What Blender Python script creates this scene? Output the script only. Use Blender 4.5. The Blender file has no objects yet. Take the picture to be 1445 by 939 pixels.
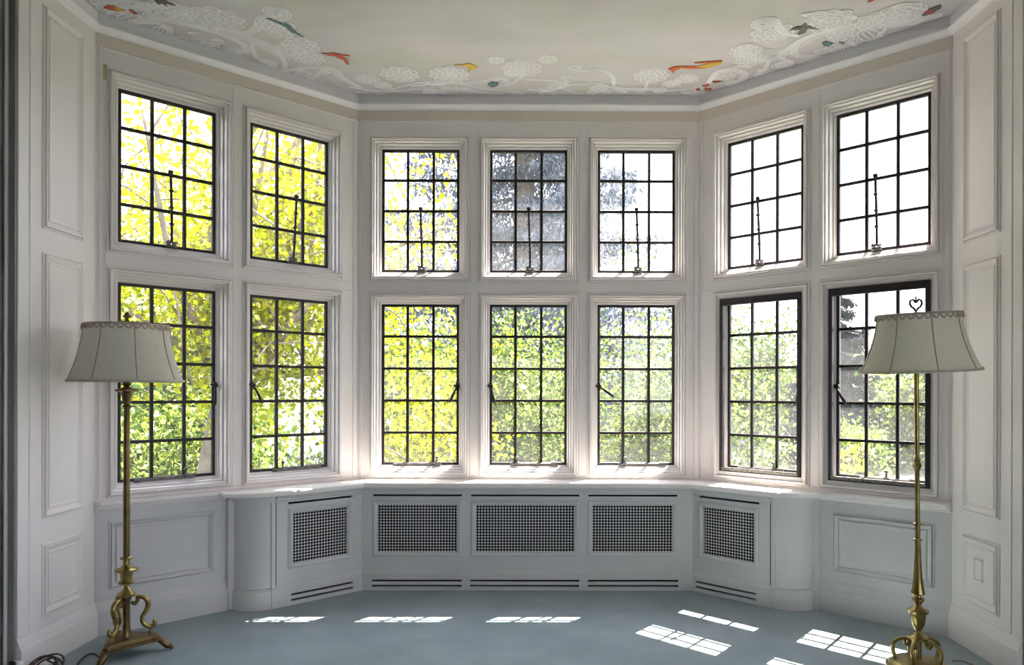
import bpy, bmesh, math, random
import numpy as np
from mathutils import Vector, Matrix

random.seed(7); RNG = np.random.default_rng(11)
scene = bpy.context.scene
COL = scene.collection
PI = math.pi
R2 = math.sqrt(.5)

# ------------------------------------------------------------------ camera
CAM = Vector((.0826, -5.0, 1.2493)); FPX = 1075.04; PX, PY = 768.2, 551.67
YAW, ROLL = .0047, .0022
cam = bpy.data.cameras.new('camera'); camo = bpy.data.objects.new('camera', cam); COL.objects.link(camo)
cam.sensor_fit = 'HORIZONTAL'; cam.sensor_width = 36.0; cam.lens = FPX / 1445 * 36.0
cam.shift_x = -(PX - 722.5) / 1445; cam.shift_y = (PY - 469.5) / 1445
cam.clip_start = .05; cam.clip_end = 400
camo.matrix_world = (Matrix.Translation(CAM) @ Matrix.Rotation(-YAW, 4, 'Z') @ Matrix.Rotation(PI / 2, 4, 'X') @ Matrix.Rotation(ROLL, 4, 'Z'))
scene.camera = camo

# ------------------------------------------------------------------ light
world = bpy.data.worlds.new('sky'); scene.world = world; world.use_nodes = True
wn = world.node_tree; bg = wn.nodes['Background']
wtc = wn.nodes.new('ShaderNodeTexCoord'); wsep = wn.nodes.new('ShaderNodeSeparateXYZ'); wr = wn.nodes.new('ShaderNodeValToRGB')
wn.links.new(wtc.outputs['Generated'], wsep.inputs[0]); wn.links.new(wsep.outputs['Z'], wr.inputs[0]); wn.links.new(wr.outputs[0], bg.inputs['Color'])
wr.color_ramp.elements[0].position = 0.0; wr.color_ramp.elements[0].color = (.935, .93, 1.0, 1)
wr.color_ramp.elements[1].position = 1.0; wr.color_ramp.elements[1].color = (.72, .77, 1.0, 1)
bg.inputs['Strength'].default_value = 1.0
SUN_DIR = Vector((.614, .789, 2.2)).normalized()
sl = bpy.data.lights.new('sun', 'SUN'); so = bpy.data.objects.new('sun', sl); COL.objects.link(so)
so.rotation_euler = SUN_DIR.to_track_quat('Z', 'Y').to_euler(); sl.energy = 9.0; sl.angle = math.radians(.3); sl.color = (1, .93, .82)
scene.view_settings.view_transform = 'Standard'; scene.view_settings.look = 'None'
scene.view_settings.gamma = 1.0; scene.view_settings.use_curve_mapping = False
scene.view_settings.exposure = 2.88
scene.cycles.use_denoising = True
scene.cycles.max_bounces = 14; scene.cycles.diffuse_bounces = 8; scene.cycles.transparent_max_bounces = 16
scene.cycles.caustics_reflective = False; scene.cycles.caustics_refractive = False
scene.cycles.sample_clamp_indirect = 12.0

# ------------------------------------------------------------------ materials
def new_mat(name):
    m = bpy.data.materials.new(name); m.use_nodes = True
    return m, m.node_tree.nodes, m.node_tree.links, m.node_tree.nodes['Principled BSDF']
def noise(n, l, scale, detail=3, rough=.55, vec=None):
    t = n.new('ShaderNodeTexNoise'); t.inputs['Scale'].default_value = scale; t.inputs['Detail'].default_value = detail
    t.inputs['Roughness'].default_value = rough
    tc = n.new('ShaderNodeTexCoord')
    if vec:
        mp = n.new('ShaderNodeMapping'); mp.inputs['Scale'].default_value = vec
        l.new(tc.outputs['Object'], mp.inputs[0]); l.new(mp.outputs[0], t.inputs['Vector'])
    else: l.new(tc.outputs['Object'], t.inputs['Vector'])
    return t
def ramp(n, l, src, stops):
    r = n.new('ShaderNodeValToRGB'); e = r.color_ramp.elements
    while len(e) < len(stops): e.new(.5)
    for k, (p, c) in enumerate(stops): e[k].position = p; e[k].color = (*c, 1)
    l.new(src, r.inputs[0]); return r
def mat(name, c1, c2=None, scale=6, rough=.5, metal=0, bump=0, bscale=60, vec=None, spec=.5):
    m, n, l, b = new_mat(name)
    b.inputs['Roughness'].default_value = rough; b.inputs['Metallic'].default_value = metal
    b.inputs['Specular IOR Level'].default_value = spec
    t = noise(n, l, scale, vec=vec)
    r = ramp(n, l, t.outputs['Fac'], [(.3, c1), (.7, c2 or c1)]); l.new(r.outputs[0], b.inputs['Base Color'])
    if bump:
        t2 = noise(n, l, bscale, 4); bp = n.new('ShaderNodeBump'); bp.inputs['Strength'].default_value = bump; bp.inputs['Distance'].default_value = .004
        l.new(t2.outputs['Fac'], bp.inputs['Height']); l.new(bp.outputs[0], b.inputs['Normal'])
    return m
M = {}
M['paint'] = mat('white_paint', (.82, .775, .765), (.86, .815, .80), 2.5, .42, bump=.05, bscale=35)
M['frieze'] = mat('yellowed_frieze_paint', (.70, .62, .55), (.76, .68, .61), 4, .5)
M['grille'] = mat('grey_grille_paint', (.30, .30, .31), (.36, .36, .37), 30, .55)
M['fill'] = mat('pale_lilac_wash', (.68, .655, .66), (.74, .715, .72), 12, .6)
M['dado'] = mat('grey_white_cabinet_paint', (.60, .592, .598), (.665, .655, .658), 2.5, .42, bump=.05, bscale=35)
M['bead'] = mat('fresh_white_paint', (.90, .88, .88), (.92, .90, .90), 5, .4)
M['sillpaint'] = mat('sill_paint', (.84, .80, .785), (.76, .72, .69), 5, .35, bump=.05)
M['fascia'] = mat('grey_cornice_paint', (.80, .775, .82), (.84, .815, .855), 5, .6)
M['stone'] = mat('pale_stone', (.62, .60, .55), (.70, .68, .64), 7, .8, bump=.2)
M['scroll'] = mat('white_scroll_paint', (.90, .90, .91), (.86, .86, .87), 30, .6)
M['iron'] = mat('dark_iron', (.018, .014, .016), (.04, .03, .034), 25, .45, .3, bump=.1)
M['oldiron'] = mat('worn_iron', (.10, .085, .085), (.22, .20, .20), 40, .45, .6, bump=.1)
M['peel'] = mat('peeling_dark_paint', (.02, .017, .02), (.36, .33, .28), 22, .7, vec=(3, 3, 12))
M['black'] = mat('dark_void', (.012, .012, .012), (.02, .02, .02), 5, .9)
M['brass'] = mat('aged_brass', (.44, .335, .125), (.26, .19, .07), 22, .30, .95, bump=.08)
M['brassdark'] = mat('dark_brass', (.25, .18, .085), (.14, .095, .045), 18, .38, .95, bump=.15)
M['cord'] = mat('brown_cord', (.05, .035, .03), (.09, .06, .045), 30, .6)
M['tancord'] = mat('tan_cord', (.26, .19, .13), (.32, .24, .17), 30, .6)
M['plug'] = mat('black_plug', (.02, .02, .022), (.03, .03, .03), 30, .5)
M['roompaint'] = mat('dark_room_paint', (.10, .108, .115), (.12, .13, .135), 4, .7)
M['trimshade'] = mat('backlit_trim_grey', (.24, .24, .235), (.29, .29, .28), 4, .6)  # white trim darkened: its backlit shade is in the colour
M['trunk'] = mat('bark', (.16, .12, .10), (.30, .25, .21), 8, .85, bump=.5)
M['lawn'] = mat('lawn_grass', (.018, .027, .009), (.035, .044, .016), 3, .9)
M['braid'] = mat('braid_trim', (.36, .27, .22), (.62, .54, .46), 160, .8)
M['seam'] = mat('seam_piping', (.33, .25, .19), (.40, .31, .24), 60, .8)
M['red'] = mat('red_bird_paint', (.45, .07, .05), (.60, .16, .10), 40, .7)
M['yellow'] = mat('yellow_bird_paint', (.75, .52, .07), (.68, .42, .06), 40, .7)
M['orange'] = mat('orange_bird_paint', (.72, .20, .05), (.62, .14, .05), 40, .7)
M['teal'] = mat('teal_bird_paint', (.11, .20, .22), (.16, .25, .26), 40, .7)
M['grey'] = mat('grey_bird_paint', (.13, .12, .11), (.19, .175, .16), 40, .7)
M['stain'] = mat('ochre_patch', (.52, .38, .17), (.60, .47, .24), 30, .7)

# carpet
m, n, l, b = new_mat('teal_carpet'); M['carpet'] = m
t = noise(n, l, 2.4, 7, .65); t2 = noise(n, l, 420, 2)
r = ramp(n, l, t.outputs['Fac'], [(.3, (.36, .445, .46)), (.7, (.50, .575, .60))])
mx = n.new('ShaderNodeMixRGB'); mx.blend_type = 'MULTIPLY'; mx.inputs[0].default_value = .35
l.new(r.outputs[0], mx.inputs[1]); l.new(t2.outputs['Fac'], mx.inputs[2]); l.new(mx.outputs[0], b.inputs['Base Color'])
b.inputs['Roughness'].default_value = .95; b.inputs['Specular IOR Level'].default_value = .1
bp = n.new('ShaderNodeBump'); bp.inputs['Strength'].default_value = .5; bp.inputs['Distance'].default_value = .006
l.new(t2.outputs['Fac'], bp.inputs['Height']); l.new(bp.outputs[0], b.inputs['Normal'])

# painted clouds on the ceiling
m, n, l, b = new_mat('painted_sky_ceiling'); M['ceiling'] = m
t = noise(n, l, 1.3, 4, .5, (1, 2.2, 1)); t2 = noise(n, l, .9, 3, .5, (1.2, 1.6, 1))
r = ramp(n, l, t.outputs['Fac'], [(.28, (.50, .475, .485)), (.42, (.58, .565, .53)), (.56, (.63, .61, .64)), (.72, (.54, .515, .545))])
r2 = ramp(n, l, t2.outputs['Fac'], [(.35, (.64, .58, .62)), (.62, (.58, .585, .53))])
mx = n.new('ShaderNodeMixRGB'); mx.inputs[0].default_value = .45
l.new(r.outputs[0], mx.inputs[1]); l.new(r2.outputs[0], mx.inputs[2]); l.new(mx.outputs[0], b.inputs['Base Color']); b.inputs['Roughness'].default_value = .6

# window glass: thin pane, streaky dust and a glare veil in one haze
m, n, l, b = new_mat('window_glass'); M['glass'] = m
n.remove(b); out = n['Material Output']
tr = n.new('ShaderNodeBsdfTransparent'); tr.inputs[0].default_value = (.96, .97, .97, 1)
gl = n.new('ShaderNodeBsdfGlossy'); gl.inputs['Roughness'].default_value = .02
lwf = n.new('ShaderNodeLayerWeight'); lwf.inputs['Blend'].default_value = .5
pw = n.new('ShaderNodeMath'); pw.operation = 'POWER'; pw.inputs[1].default_value = 4.0; l.new(lwf.outputs['Facing'], pw.inputs[0])
lw = n.new('ShaderNodeMath'); lw.operation = 'MULTIPLY_ADD'; lw.inputs[1].default_value = .45; lw.inputs[2].default_value = .025; l.new(pw.outputs[0], lw.inputs[0])
mixs = n.new('ShaderNodeMixShader'); l.new(lw.outputs[0], mixs.inputs[0]); l.new(tr.outputs[0], mixs.inputs[1]); l.new(gl.outputs[0], mixs.inputs[2])
dt = n.new('ShaderNodeBsdfTranslucent'); dt.inputs[0].default_value = (.9, .9, .92, 1); dmix = n.new('ShaderNodeMixShader')
dn = noise(n, l, 5, 4, .6, (1, 1, .35)); dr = n.new('ShaderNodeMapRange'); dr.inputs[1].default_value = .3; dr.inputs[2].default_value = .75; dr.inputs[3].default_value = .008; dr.inputs[4].default_value = .024
l.new(dn.outputs['Fac'], dr.inputs[0]); l.new(dr.outputs[0], dmix.inputs[0]); l.new(mixs.outputs[0], dmix.inputs[1]); l.new(dt.outputs[0], dmix.inputs[2]); l.new(dmix.outputs[0], out.inputs[0])

def cloth(name, c1, c2, tw=.45):
    m, n, l, b = new_mat(name); out = n['Material Output']
    t = noise(n, l, 90, 3); r = ramp(n, l, t.outputs['Fac'], [(.3, c1), (.7, c2)])
    d = n.new('ShaderNodeBsdfDiffuse'); tl = n.new('ShaderNodeBsdfTranslucent'); mx = n.new('ShaderNodeMixShader'); mx.inputs[0].default_value = tw
    l.new(r.outputs[0], d.inputs[0]); l.new(r.outputs[0], tl.inputs[0]); l.new(d.outputs[0], mx.inputs[1]); l.new(tl.outputs[0], mx.inputs[2])
    l.new(mx.outputs[0], out.inputs[0]); n.remove(b); return m
M['shade'] = cloth('cream_shade_fabric', (.66, .63, .54), (.72, .69, .60), .35)

def leaf_mat(name, stops, tw=.45):
    m, n, l, b = new_mat(name); out = n['Material Output']; n.remove(b)
    g = n.new('ShaderNodeNewGeometry'); r = ramp(n, l, g.outputs['Random Per Island'], stops)
    d = n.new('ShaderNodeBsdfDiffuse'); tl = n.new('ShaderNodeBsdfTranslucent'); mx = n.new('ShaderNodeMixShader'); mx.inputs[0].default_value = tw
    l.new(r.outputs[0], d.inputs[0]); l.new(r.outputs[0], tl.inputs[0]); l.new(d.outputs[0], mx.inputs[1]); l.new(tl.outputs[0], mx.inputs[2])
    l.new(mx.outputs[0], out.inputs[0]); return m
M['leaf_gold'] = leaf_mat('golden_leaf', [(0, (.20, .24, .03)), (.3, (.40, .44, .014)), (.62, (.52, .53, .012)), (.86, (.56, .53, .03)), (1, (.80, .80, .50))], .62)  # palest stop paints glossy glints into the leaf colour
M['leaf_gold_low'] = leaf_mat('low_golden_leaf', [(0, (.05, .08, .012)), (.25, (.18, .21, .012)), (.55, (.36, .37, .010)), (.88, (.46, .45, .02)), (1, (.72, .72, .42))], .5)  # pale end of the ramp is a painted leaf glint
M['leaf_lime'] = leaf_mat('lime_leaf', [(0, (.025, .05, .012)), (.35, (.09, .14, .025)), (.75, (.24, .30, .06)), (.92, (.34, .38, .09)), (1, (.60, .64, .40))], .55)  # last stop is painted sheen on a few leaves
M['leaf_green'] = leaf_mat('green_leaf', [(0, (.07, .11, .03)), (.5, (.12, .165, .045)), (1, (.18, .215, .08))], .4)
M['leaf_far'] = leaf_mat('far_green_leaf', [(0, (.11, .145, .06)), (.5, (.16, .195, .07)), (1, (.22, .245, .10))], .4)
M['needle'] = leaf_mat('hazed_blue_needle', [(0, (.095, .11, .135)), (.5, (.16, .18, .215)), (1, (.24, .26, .30))], .25)  # needles lightened so the sky-glare haze sits in their colour
M['needle_dark'] = leaf_mat('dark_needle', [(0, (.035, .04, .042)), (1, (.07, .078, .08))], .2)

# ------------------------------------------------------------------ mesh helpers
class MB:
    def __init__(s): s.v = []; s.f = []; s.mi = []
    def add(s, vs, fs, mi=0):
        k = len(s.v); s.v += [tuple(v) for v in vs]
        for f in fs: s.f.append(tuple(i + k for i in f)); s.mi.append(mi)
    def box(s, x0, x1, y0, y1, z0, z1, mi=0, bev=0):
        if bev:
            e = bev
            bm = bmesh.new(); bmesh.ops.create_cube(bm, size=1)
            for v in bm.verts: v.co = ((x0 + x1) / 2 + v.co.x * (x1 - x0), (y0 + y1) / 2 + v.co.y * (y1 - y0), (z0 + z1) / 2 + v.co.z * (z1 - z0))
            bmesh.ops.bevel(bm, geom=list(bm.edges), offset=e, segments=1, affect='EDGES', profile=.5)
            bm.verts.index_update(); s.add([v.co[:] for v in bm.verts], [[v.index for v in f.verts] for f in bm.faces], mi); bm.free(); return
        s.add([(x, y, z) for x in (x0, x1) for y in (y0, y1) for z in (z0, z1)],
              [(0, 1, 3, 2), (4, 6, 7, 5), (0, 4, 5, 1), (2, 3, 7, 6), (0, 2, 6, 4), (1, 5, 7, 3)], mi)
    def rings(s, rs, closed=True, cap0=True, cap1=True, mi=0):
        k = len(s.v); m_ = len(rs[0])
        for r in rs: s.v += [tuple(p) for p in r]
        for i in range(len(rs) - 1):
            for j in range(m_ if closed else m_ - 1):
                j2 = (j + 1) % m_
                s.f.append((k + i * m_ + j, k + i * m_ + j2, k + (i + 1) * m_ + j2, k + (i + 1) * m_ + j)); s.mi.append(mi)
        if cap0: s.f.append(tuple(k + j for j in reversed(range(m_)))); s.mi.append(mi)
        if cap1: s.f.append(tuple(k + (len(rs) - 1) * m_ + j for j in range(m_))); s.mi.append(mi)
    def lathe(s, prof, seg=24, cx=0, cy=0, mi=0):
        s.rings([[(cx + r * math.cos(2 * PI * j / seg), cy + r * math.sin(2 * PI * j / seg), z) for j in range(seg)] for r, z in prof], mi=mi)
    def tube(s, pts, rad, seg=8, mi=0, flat=1.0):
        pts = [Vector(p) for p in pts]; nn = len(pts)
        rad = rad if isinstance(rad, (list, tuple)) else [rad] * nn
        t0 = (pts[1] - pts[0]).normalized(); up = Vector((0, 0, 1)) if abs(t0.z) < .9 else Vector((1, 0, 0))
        u = t0.cross(up).normalized(); rs = []
        for i, p in enumerate(pts):
            t = (pts[min(i + 1, nn - 1)] - pts[max(i - 1, 0)]).normalized()
            u = (u - t * u.dot(t)); u = u.normalized() if u.length > 1e-6 else t.orthogonal().normalized(); w = t.cross(u)
            rs.append([p + u * (rad[i] * math.cos(2 * PI * j / seg)) + w * (rad[i] * flat * math.sin(2 * PI * j / seg)) for j in range(seg)])
        s.rings(rs, mi=mi)
    def prism(s, poly, z0, z1, mi=0):          # polygon in xy, extruded in z
        m_ = len(poly); s.rings([[(x, y, z0) for x, y in poly], [(x, y, z1) for x, y in poly]], mi=mi)
    def build(s, name, material, parent=None, smooth=False, auto=None):
        me = bpy.data.meshes.new(name); me.from_pydata(s.v, [], s.f)
        ms = material if isinstance(material, (list, tuple)) else [material]
        for q in ms: me.materials.append(q)
        if len(ms) > 1: me.polygons.foreach_set('material_index', s.mi)
        bm = bmesh.new(); bm.from_mesh(me); bmesh.ops.recalc_face_normals(bm, faces=bm.faces); bm.to_mesh(me); bm.free()
        if smooth or auto:
            me.polygons.foreach_set('use_smooth', [True] * len(me.polygons))
            if auto: me.set_sharp_from_angle(angle=math.radians(auto))
        me.update()
        o = bpy.data.objects.new(name, me); COL.objects.link(o)
        if parent: o.parent = parent
        return o
def share(name, me, parent, loc=(0, 0, 0), rot=(0, 0, 0)):
    o = bpy.data.objects.new(name, me); COL.objects.link(o); o.parent = parent; o.location = loc; o.rotation_euler = rot; return o
def empty(name, loc=(0, 0, 0), rz=0, parent=None):
    o = bpy.data.objects.new(name, None); COL.objects.link(o); o.location = loc; o.rotation_euler = (0, 0, rz); o.empty_display_size = .1
    if parent: o.parent = parent
    return o
def tag(o, label=None, cat=None, group=None, kind=None):
    if label: o['label'] = label
    if cat: o['category'] = cat
    if group: o['group'] = group
    if kind: o['kind'] = kind
    return o

# ------------------------------------------------------------------ dimensions (metres)
A, B = 1.1068, 2.1771             # half width of the back wall, half width of the bay
DW = .06                          # wall face stands this far in front of the glass
T = math.tan(PI / 8)
AG = A + DW * T
YC = -DW - (B - A)                # where the angled walls meet the side reveals
YF = YC - .575                    # where the reveals end and the room begins
ZC = 3.162                        # ceiling
PW = .1687; GW = 3 * PW
UP = (2.0236, 2.8275, 4); LO = (.7622, 1.8134, 5)   # glass bottom, top, rows
SP = .7068; S0 = .4582
# wall frames: local x along the wall (left to right), local -y into the room
FR = {'back': ((0, 0, 0), 0.0), 'left': ((-AG, 0, 0), PI / 4), 'right': ((AG, 0, 0), -PI / 4),
      'rl': ((-B, YC, 0), PI / 2), 'rr': ((B, YC, 0), -PI / 2)}

def strip(mb, prof, ua, ub, ta=T, tb=T, dref=0., mi=0):
    """extrude a (d, z) outline along a wall; the ends are mitred by ta / tb"""
    mb.rings([[(ua + ta * (d - dref), -d, z) for d, z in prof], [(ub - tb * (d - dref), -d, z) for d, z in prof]], mi=mi)
def frame_loft(mb, prof, x0, x1, z0, z1, mi=0):
    """picture-frame moulding: profile of (outward offset, d) round a rectangle"""
    rs = [[(x0 - o, -d, z0 - o), (x1 + o, -d, z0 - o), (x1 + o, -d, z1 + o), (x0 - o, -d, z1 + o)] for o, d in prof]
    mb.rings(rs, cap0=False, cap1=False, mi=mi)
def holed(mb, x0, x1, z0, z1, holes, d0, d1, mi=0, mback=None):
    """slab between depths d0 < d1 (towards the room) with rectangular holes"""
    xs = sorted({x0, x1, *[h[0] for h in holes], *[h[1] for h in holes]}); zs = sorted({z0, z1, *[h[2] for h in holes], *[h[3] for h in holes]})
    hole = lambda x, z: any(h[0] < x < h[1] and h[2] < z < h[3] for h in holes)
    for i in range(len(xs) - 1):
        for j in range(len(zs) - 1):
            if hole((xs[i] + xs[i + 1]) / 2, (zs[j] + zs[j + 1]) / 2): continue
            a_, b_, c_, d_ = xs[i], xs[i + 1], zs[j], zs[j + 1]
            mb.add([(a_, -d1, c_), (b_, -d1, c_), (b_, -d1, d_), (a_, -d1, d_)], [(0, 1, 2, 3)], mi)
            mb.add([(a_, -d0, c_), (b_, -d0, c_), (b_, -d0, d_), (a_, -d0, d_)], [(3, 2, 1, 0)], mi if mback is None else mback)
    for (a_, b_, c_, d_) in list(holes) + [(x0, x1, z0, z1)]:
        mb.add([(a_, -d0, c_), (b_, -d0, c_), (b_, -d0, d_), (a_, -d0, d_), (a_, -d1, c_), (b_, -d1, c_), (b_, -d1, d_), (a_, -d1, d_)],
               [(0, 1, 5, 4), (1, 2, 6, 5), (2, 3, 7, 6), (3, 0, 4, 7)], mi)

# ------------------------------------------------------------------ structure: walls
WU = {'back': [-SP, 0, SP], 'left': [-S0 - SP, -S0], 'right': [S0, S0 + SP]}
UEND = AG * 0 + DW * T + (B - A) / R2          # far end of an angled wall face, from the glass corner
URANGE = {'back': (-A, A, T, T, DW), 'left': (-UEND, -DW * T, T, T, DW), 'right': (DW * T, UEND, T, T, DW)}
walls = {}
NICE = {'back': 'wall_back', 'left': 'wall_back_left', 'right': 'wall_back_right'}
WLAB = {'back': 'white panelled bay wall with six windows over the long radiator cover', 'left': 'white angled bay wall with four windows behind the lamp with the level shade',
        'right': 'white angled bay wall with four windows behind the lamp with the tilted shade'}
for k in ('back', 'left', 'right'):
    loc, rz = FR[k]; ua, ub, ta, tb, dr = URANGE[k]
    mb = MB()
    hi = [(c - GW / 2 - .060, c + GW / 2 + .060, z0 - .060, z1 + .060) for c in WU[k] for z0, z1, _ in (UP, LO)]
    ho = [(c - GW / 2 - .001, c + GW / 2 + .001, z0 - .001, z1 + .001) for c in WU[k] for z0, z1, _ in (UP, LO)]
    holed(mb, ua - .0, ub + .0, -.02, ZC + .05, hi, -.012, DW)
    holed(mb, ua - .16, ub + .16, -.02, ZC + .05, ho, -.0125, -.012, 0)
    hs = [(h[0] - .095, h[1] + .095, h[2] - .03, h[3] + .08) for h in ho]      # outside reveals splayed all round
    holed(mb, ua - .16, ub + .16, -.02, ZC + .05, hs, -.1605, -.16, 1)
    for a_, b_ in zip(ho, hs):
        mb.rings([[(q[0], -d, q[2]), (q[1], -d, q[2]), (q[1], -d, q[3]), (q[0], -d, q[3])] for q, d in ((a_, -.012), (b_, -.16))], cap0=False, cap1=False, mi=1)
    w = mb.build(NICE[k], [M['paint'], M['stone']]); w.location = loc; w.rotation_euler = (0, 0, rz)
    tag(w, WLAB[k], 'wall', kind='structure'); walls[k] = w
for k, nm in (('rl', 'wall_left_reveal'), ('rr', 'wall_right_reveal')):
    loc, rz = FR[k]; mb = MB(); L = YC - YF
    x0, x1 = (-L, .12) if k == 'rl' else (-.12, L)
    mb.box(x0, x1, 0, .12, -.02, ZC + .05)
    w = mb.build(nm, M['paint']); w.location = loc; w.rotation_euler = (0, 0, rz)
    tag(w, 'white panelled side reveal of the bay next to the ' + ('lamp with the level shade' if k == 'rl' else 'lamp with the tilted shade'), 'wall', kind='structure'); walls[k] = w
URANGE['rl'] = (-(YC - YF), 0, 0, T, 0); URANGE['rr'] = (0, YC - YF, T, 0, 0)

for k, w in walls.items():
    ua, ub, ta, tb, dr = URANGE[k]; rev = k in ('rl', 'rr'); d0 = 0 if rev else DW
    P = lambda *q: [(d0 + a, z) for a, z in q]
    mb = MB()   # white bead under the grey cornice band
    strip(mb, P((-.01, 3.064), (.005, 3.064), (.011, 3.071), (.015, 3.071), (.036, 3.089), (.036, 3.096), (.030, 3.0995), (-.01, 3.0995)), ua, ub, ta, tb, d0)
    mb.build('cornice_bead', M['bead'], w)
    mb = MB(); strip(mb, P((-.01, 3.098), (.016, 3.098), (.016, ZC + .01), (-.01, ZC + .01)), ua, ub, ta, tb, d0)
    mb.build('cornice_band', M['fascia'], w)
    if not rev:
        mb = MB(); strip(mb, P((-.004, 2.986), (.003, 2.987), (.007, 2.991), (.007, 2.995), (.003, 2.999), (-.004, 3.0)), ua + .035, ub - .035, 0, 0, d0)
        mb.build('frieze_bead', M['paint'], w)
        mb = MB(); strip(mb, [(DW - .01, 2.998), (DW + .002, 2.998), (DW + .002, 3.066), (DW - .01, 3.066)], ua, ub, ta, tb, d0); mb.build('frieze', M['frieze'], w)
        e0, e1 = ua + .012, ub - .012
        for x in (e0 + .012, e1 - .012):   # flat corner posts
            mb = MB(); mb.box(x - .010, x + .010, -DW - .006, -DW + .01, .69, 3.0, bev=.003); mb.build('corner_post', M['paint'], w)
        # raised stiles between windows and the rail between the two tiers
        cs = WU[k]
        for c0, c1 in zip(cs, cs[1:]):
            x = (c0 + c1) / 2; mb = MB(); mb.box(x - .025, x + .025, -DW - .005, -DW + .01, .70, 2.985, bev=.002); mb.build('stile', M['paint'], w)
        mb = MB(); mb.box(ua + .045, ub - .045, -DW - .0045, -DW + .01, 1.888, 1.948, bev=.002); mb.build('rail', M['paint'], w)

# chair rail, dado panel and baseboard where the cabinets stop
def panel(parent, x0, x1, z0, z1, d, rw=.032, proud=.014, m='paint'):
    mb = MB(); frame_loft(mb, [(.002, d - .004), (.001, d + .006), (-.004, d + .007), (-.0055, d + .0005), (-.009, d + .0005), (-.0105, d + proud), (-.016, d + proud), (-rw + .006, d + .004), (-rw + .004, d - .004)], x0, x1, z0, z1)
    mb.build('panel_moulding', M[m], parent)
    mb = MB(); i = rw + .016
    frame_loft(mb, [(-rw, d - .004), (-rw, d + .007), (-rw - .006, d + .0085), (-i, d + .006), (-i - .001, d + .006)], x0, x1, z0, z1)
    i += .001; mb.add([(x0 + i, -d - .006, z0 + i), (x1 - i, -d - .006, z0 + i), (x1 - i, -d - .006, z1 - i), (x0 + i, -d - .006, z1 - i)], [(0, 1, 2, 3)])
    mb.build('panel', M[m], parent)
BASE = [(-.01, -.01), (.024, -.01), (.024, .118), (.021, .126), (.016, .130), (.016, .134), (.011, .150), (.004, .168), (-.01, .170)]
RAIL = [(-.01, .628), (.006, .630), (.014, .640), (.018, .646), (.018, .652), (.036, .656), (.040, .662), (.040, .674), (.034, .680), (-.01, .684)]
for k, x0, x1 in (('left', -UEND, -.70), ('right', .66, UEND)):
    w = walls[k]; sgn = k == 'left'
    for nm, prof in (('baseboard', BASE), ('chair_rail', RAIL)):
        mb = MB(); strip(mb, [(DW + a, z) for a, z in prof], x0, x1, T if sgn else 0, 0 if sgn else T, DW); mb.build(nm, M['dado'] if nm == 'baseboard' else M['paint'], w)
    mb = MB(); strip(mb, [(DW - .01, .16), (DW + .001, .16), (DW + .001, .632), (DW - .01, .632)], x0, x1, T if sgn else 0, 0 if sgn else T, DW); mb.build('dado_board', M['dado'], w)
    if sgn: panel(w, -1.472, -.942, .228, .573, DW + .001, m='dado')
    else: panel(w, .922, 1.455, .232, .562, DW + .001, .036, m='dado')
for k in ('rl', 'rr'):
    w = walls[k]; ua, ub, ta, tb, dr = URANGE[k]; s = -1 if k == 'rl' else 1
    mb = MB(); strip(mb, BASE, ua, ub, ta, tb, 0); mb.build('baseboard', M['paint'], w)
    for z0, z1 in ((1.982, 2.998), (.664, 1.872), (.222, .548)):
        xa, xb = sorted((s * .108, s * .408)); panel(w, xa, xb, z0, z1, 0, .040, .015)
    xa, xb = sorted((s * .508, s * .575)); mb = MB(); mb.box(xa, xb, -.006, .01, .172, 3.06, bev=.003); mb.build('casing_strip', M['paint'], w)
    xa, xb = sorted((s * .487, s * .497)); mb = MB(); mb.box(xa, xb, -.005, .01, .172, 3.06, bev=.002); mb.build('casing_bead', M['paint'], w)
    if k == 'rr':     # small cover plate set in the lowest panel
        mb = MB(); frame_loft(mb, [(0, .004), (0, .010), (-.004, .011), (-.006, .006), (-.008, .006), (-.010, .011)], .215, .285, .345, .455)
        mb.add([(.223, -.0105, .353), (.277, -.0105, .353), (.277, -.0105, .447), (.223, -.0105, .447)], [(0, 1, 2, 3)]); mb.build('cover_plate', M['paint'], w)
mb = MB(); mb.box(-1.5025, -1.487, -DW - .0072, -DW, 2.835, 2.91, bev=.001); mb.build('ochre_patch', M['stain'], walls['left'])['label'] = 'small bare ochre patch in the white paint'

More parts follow.
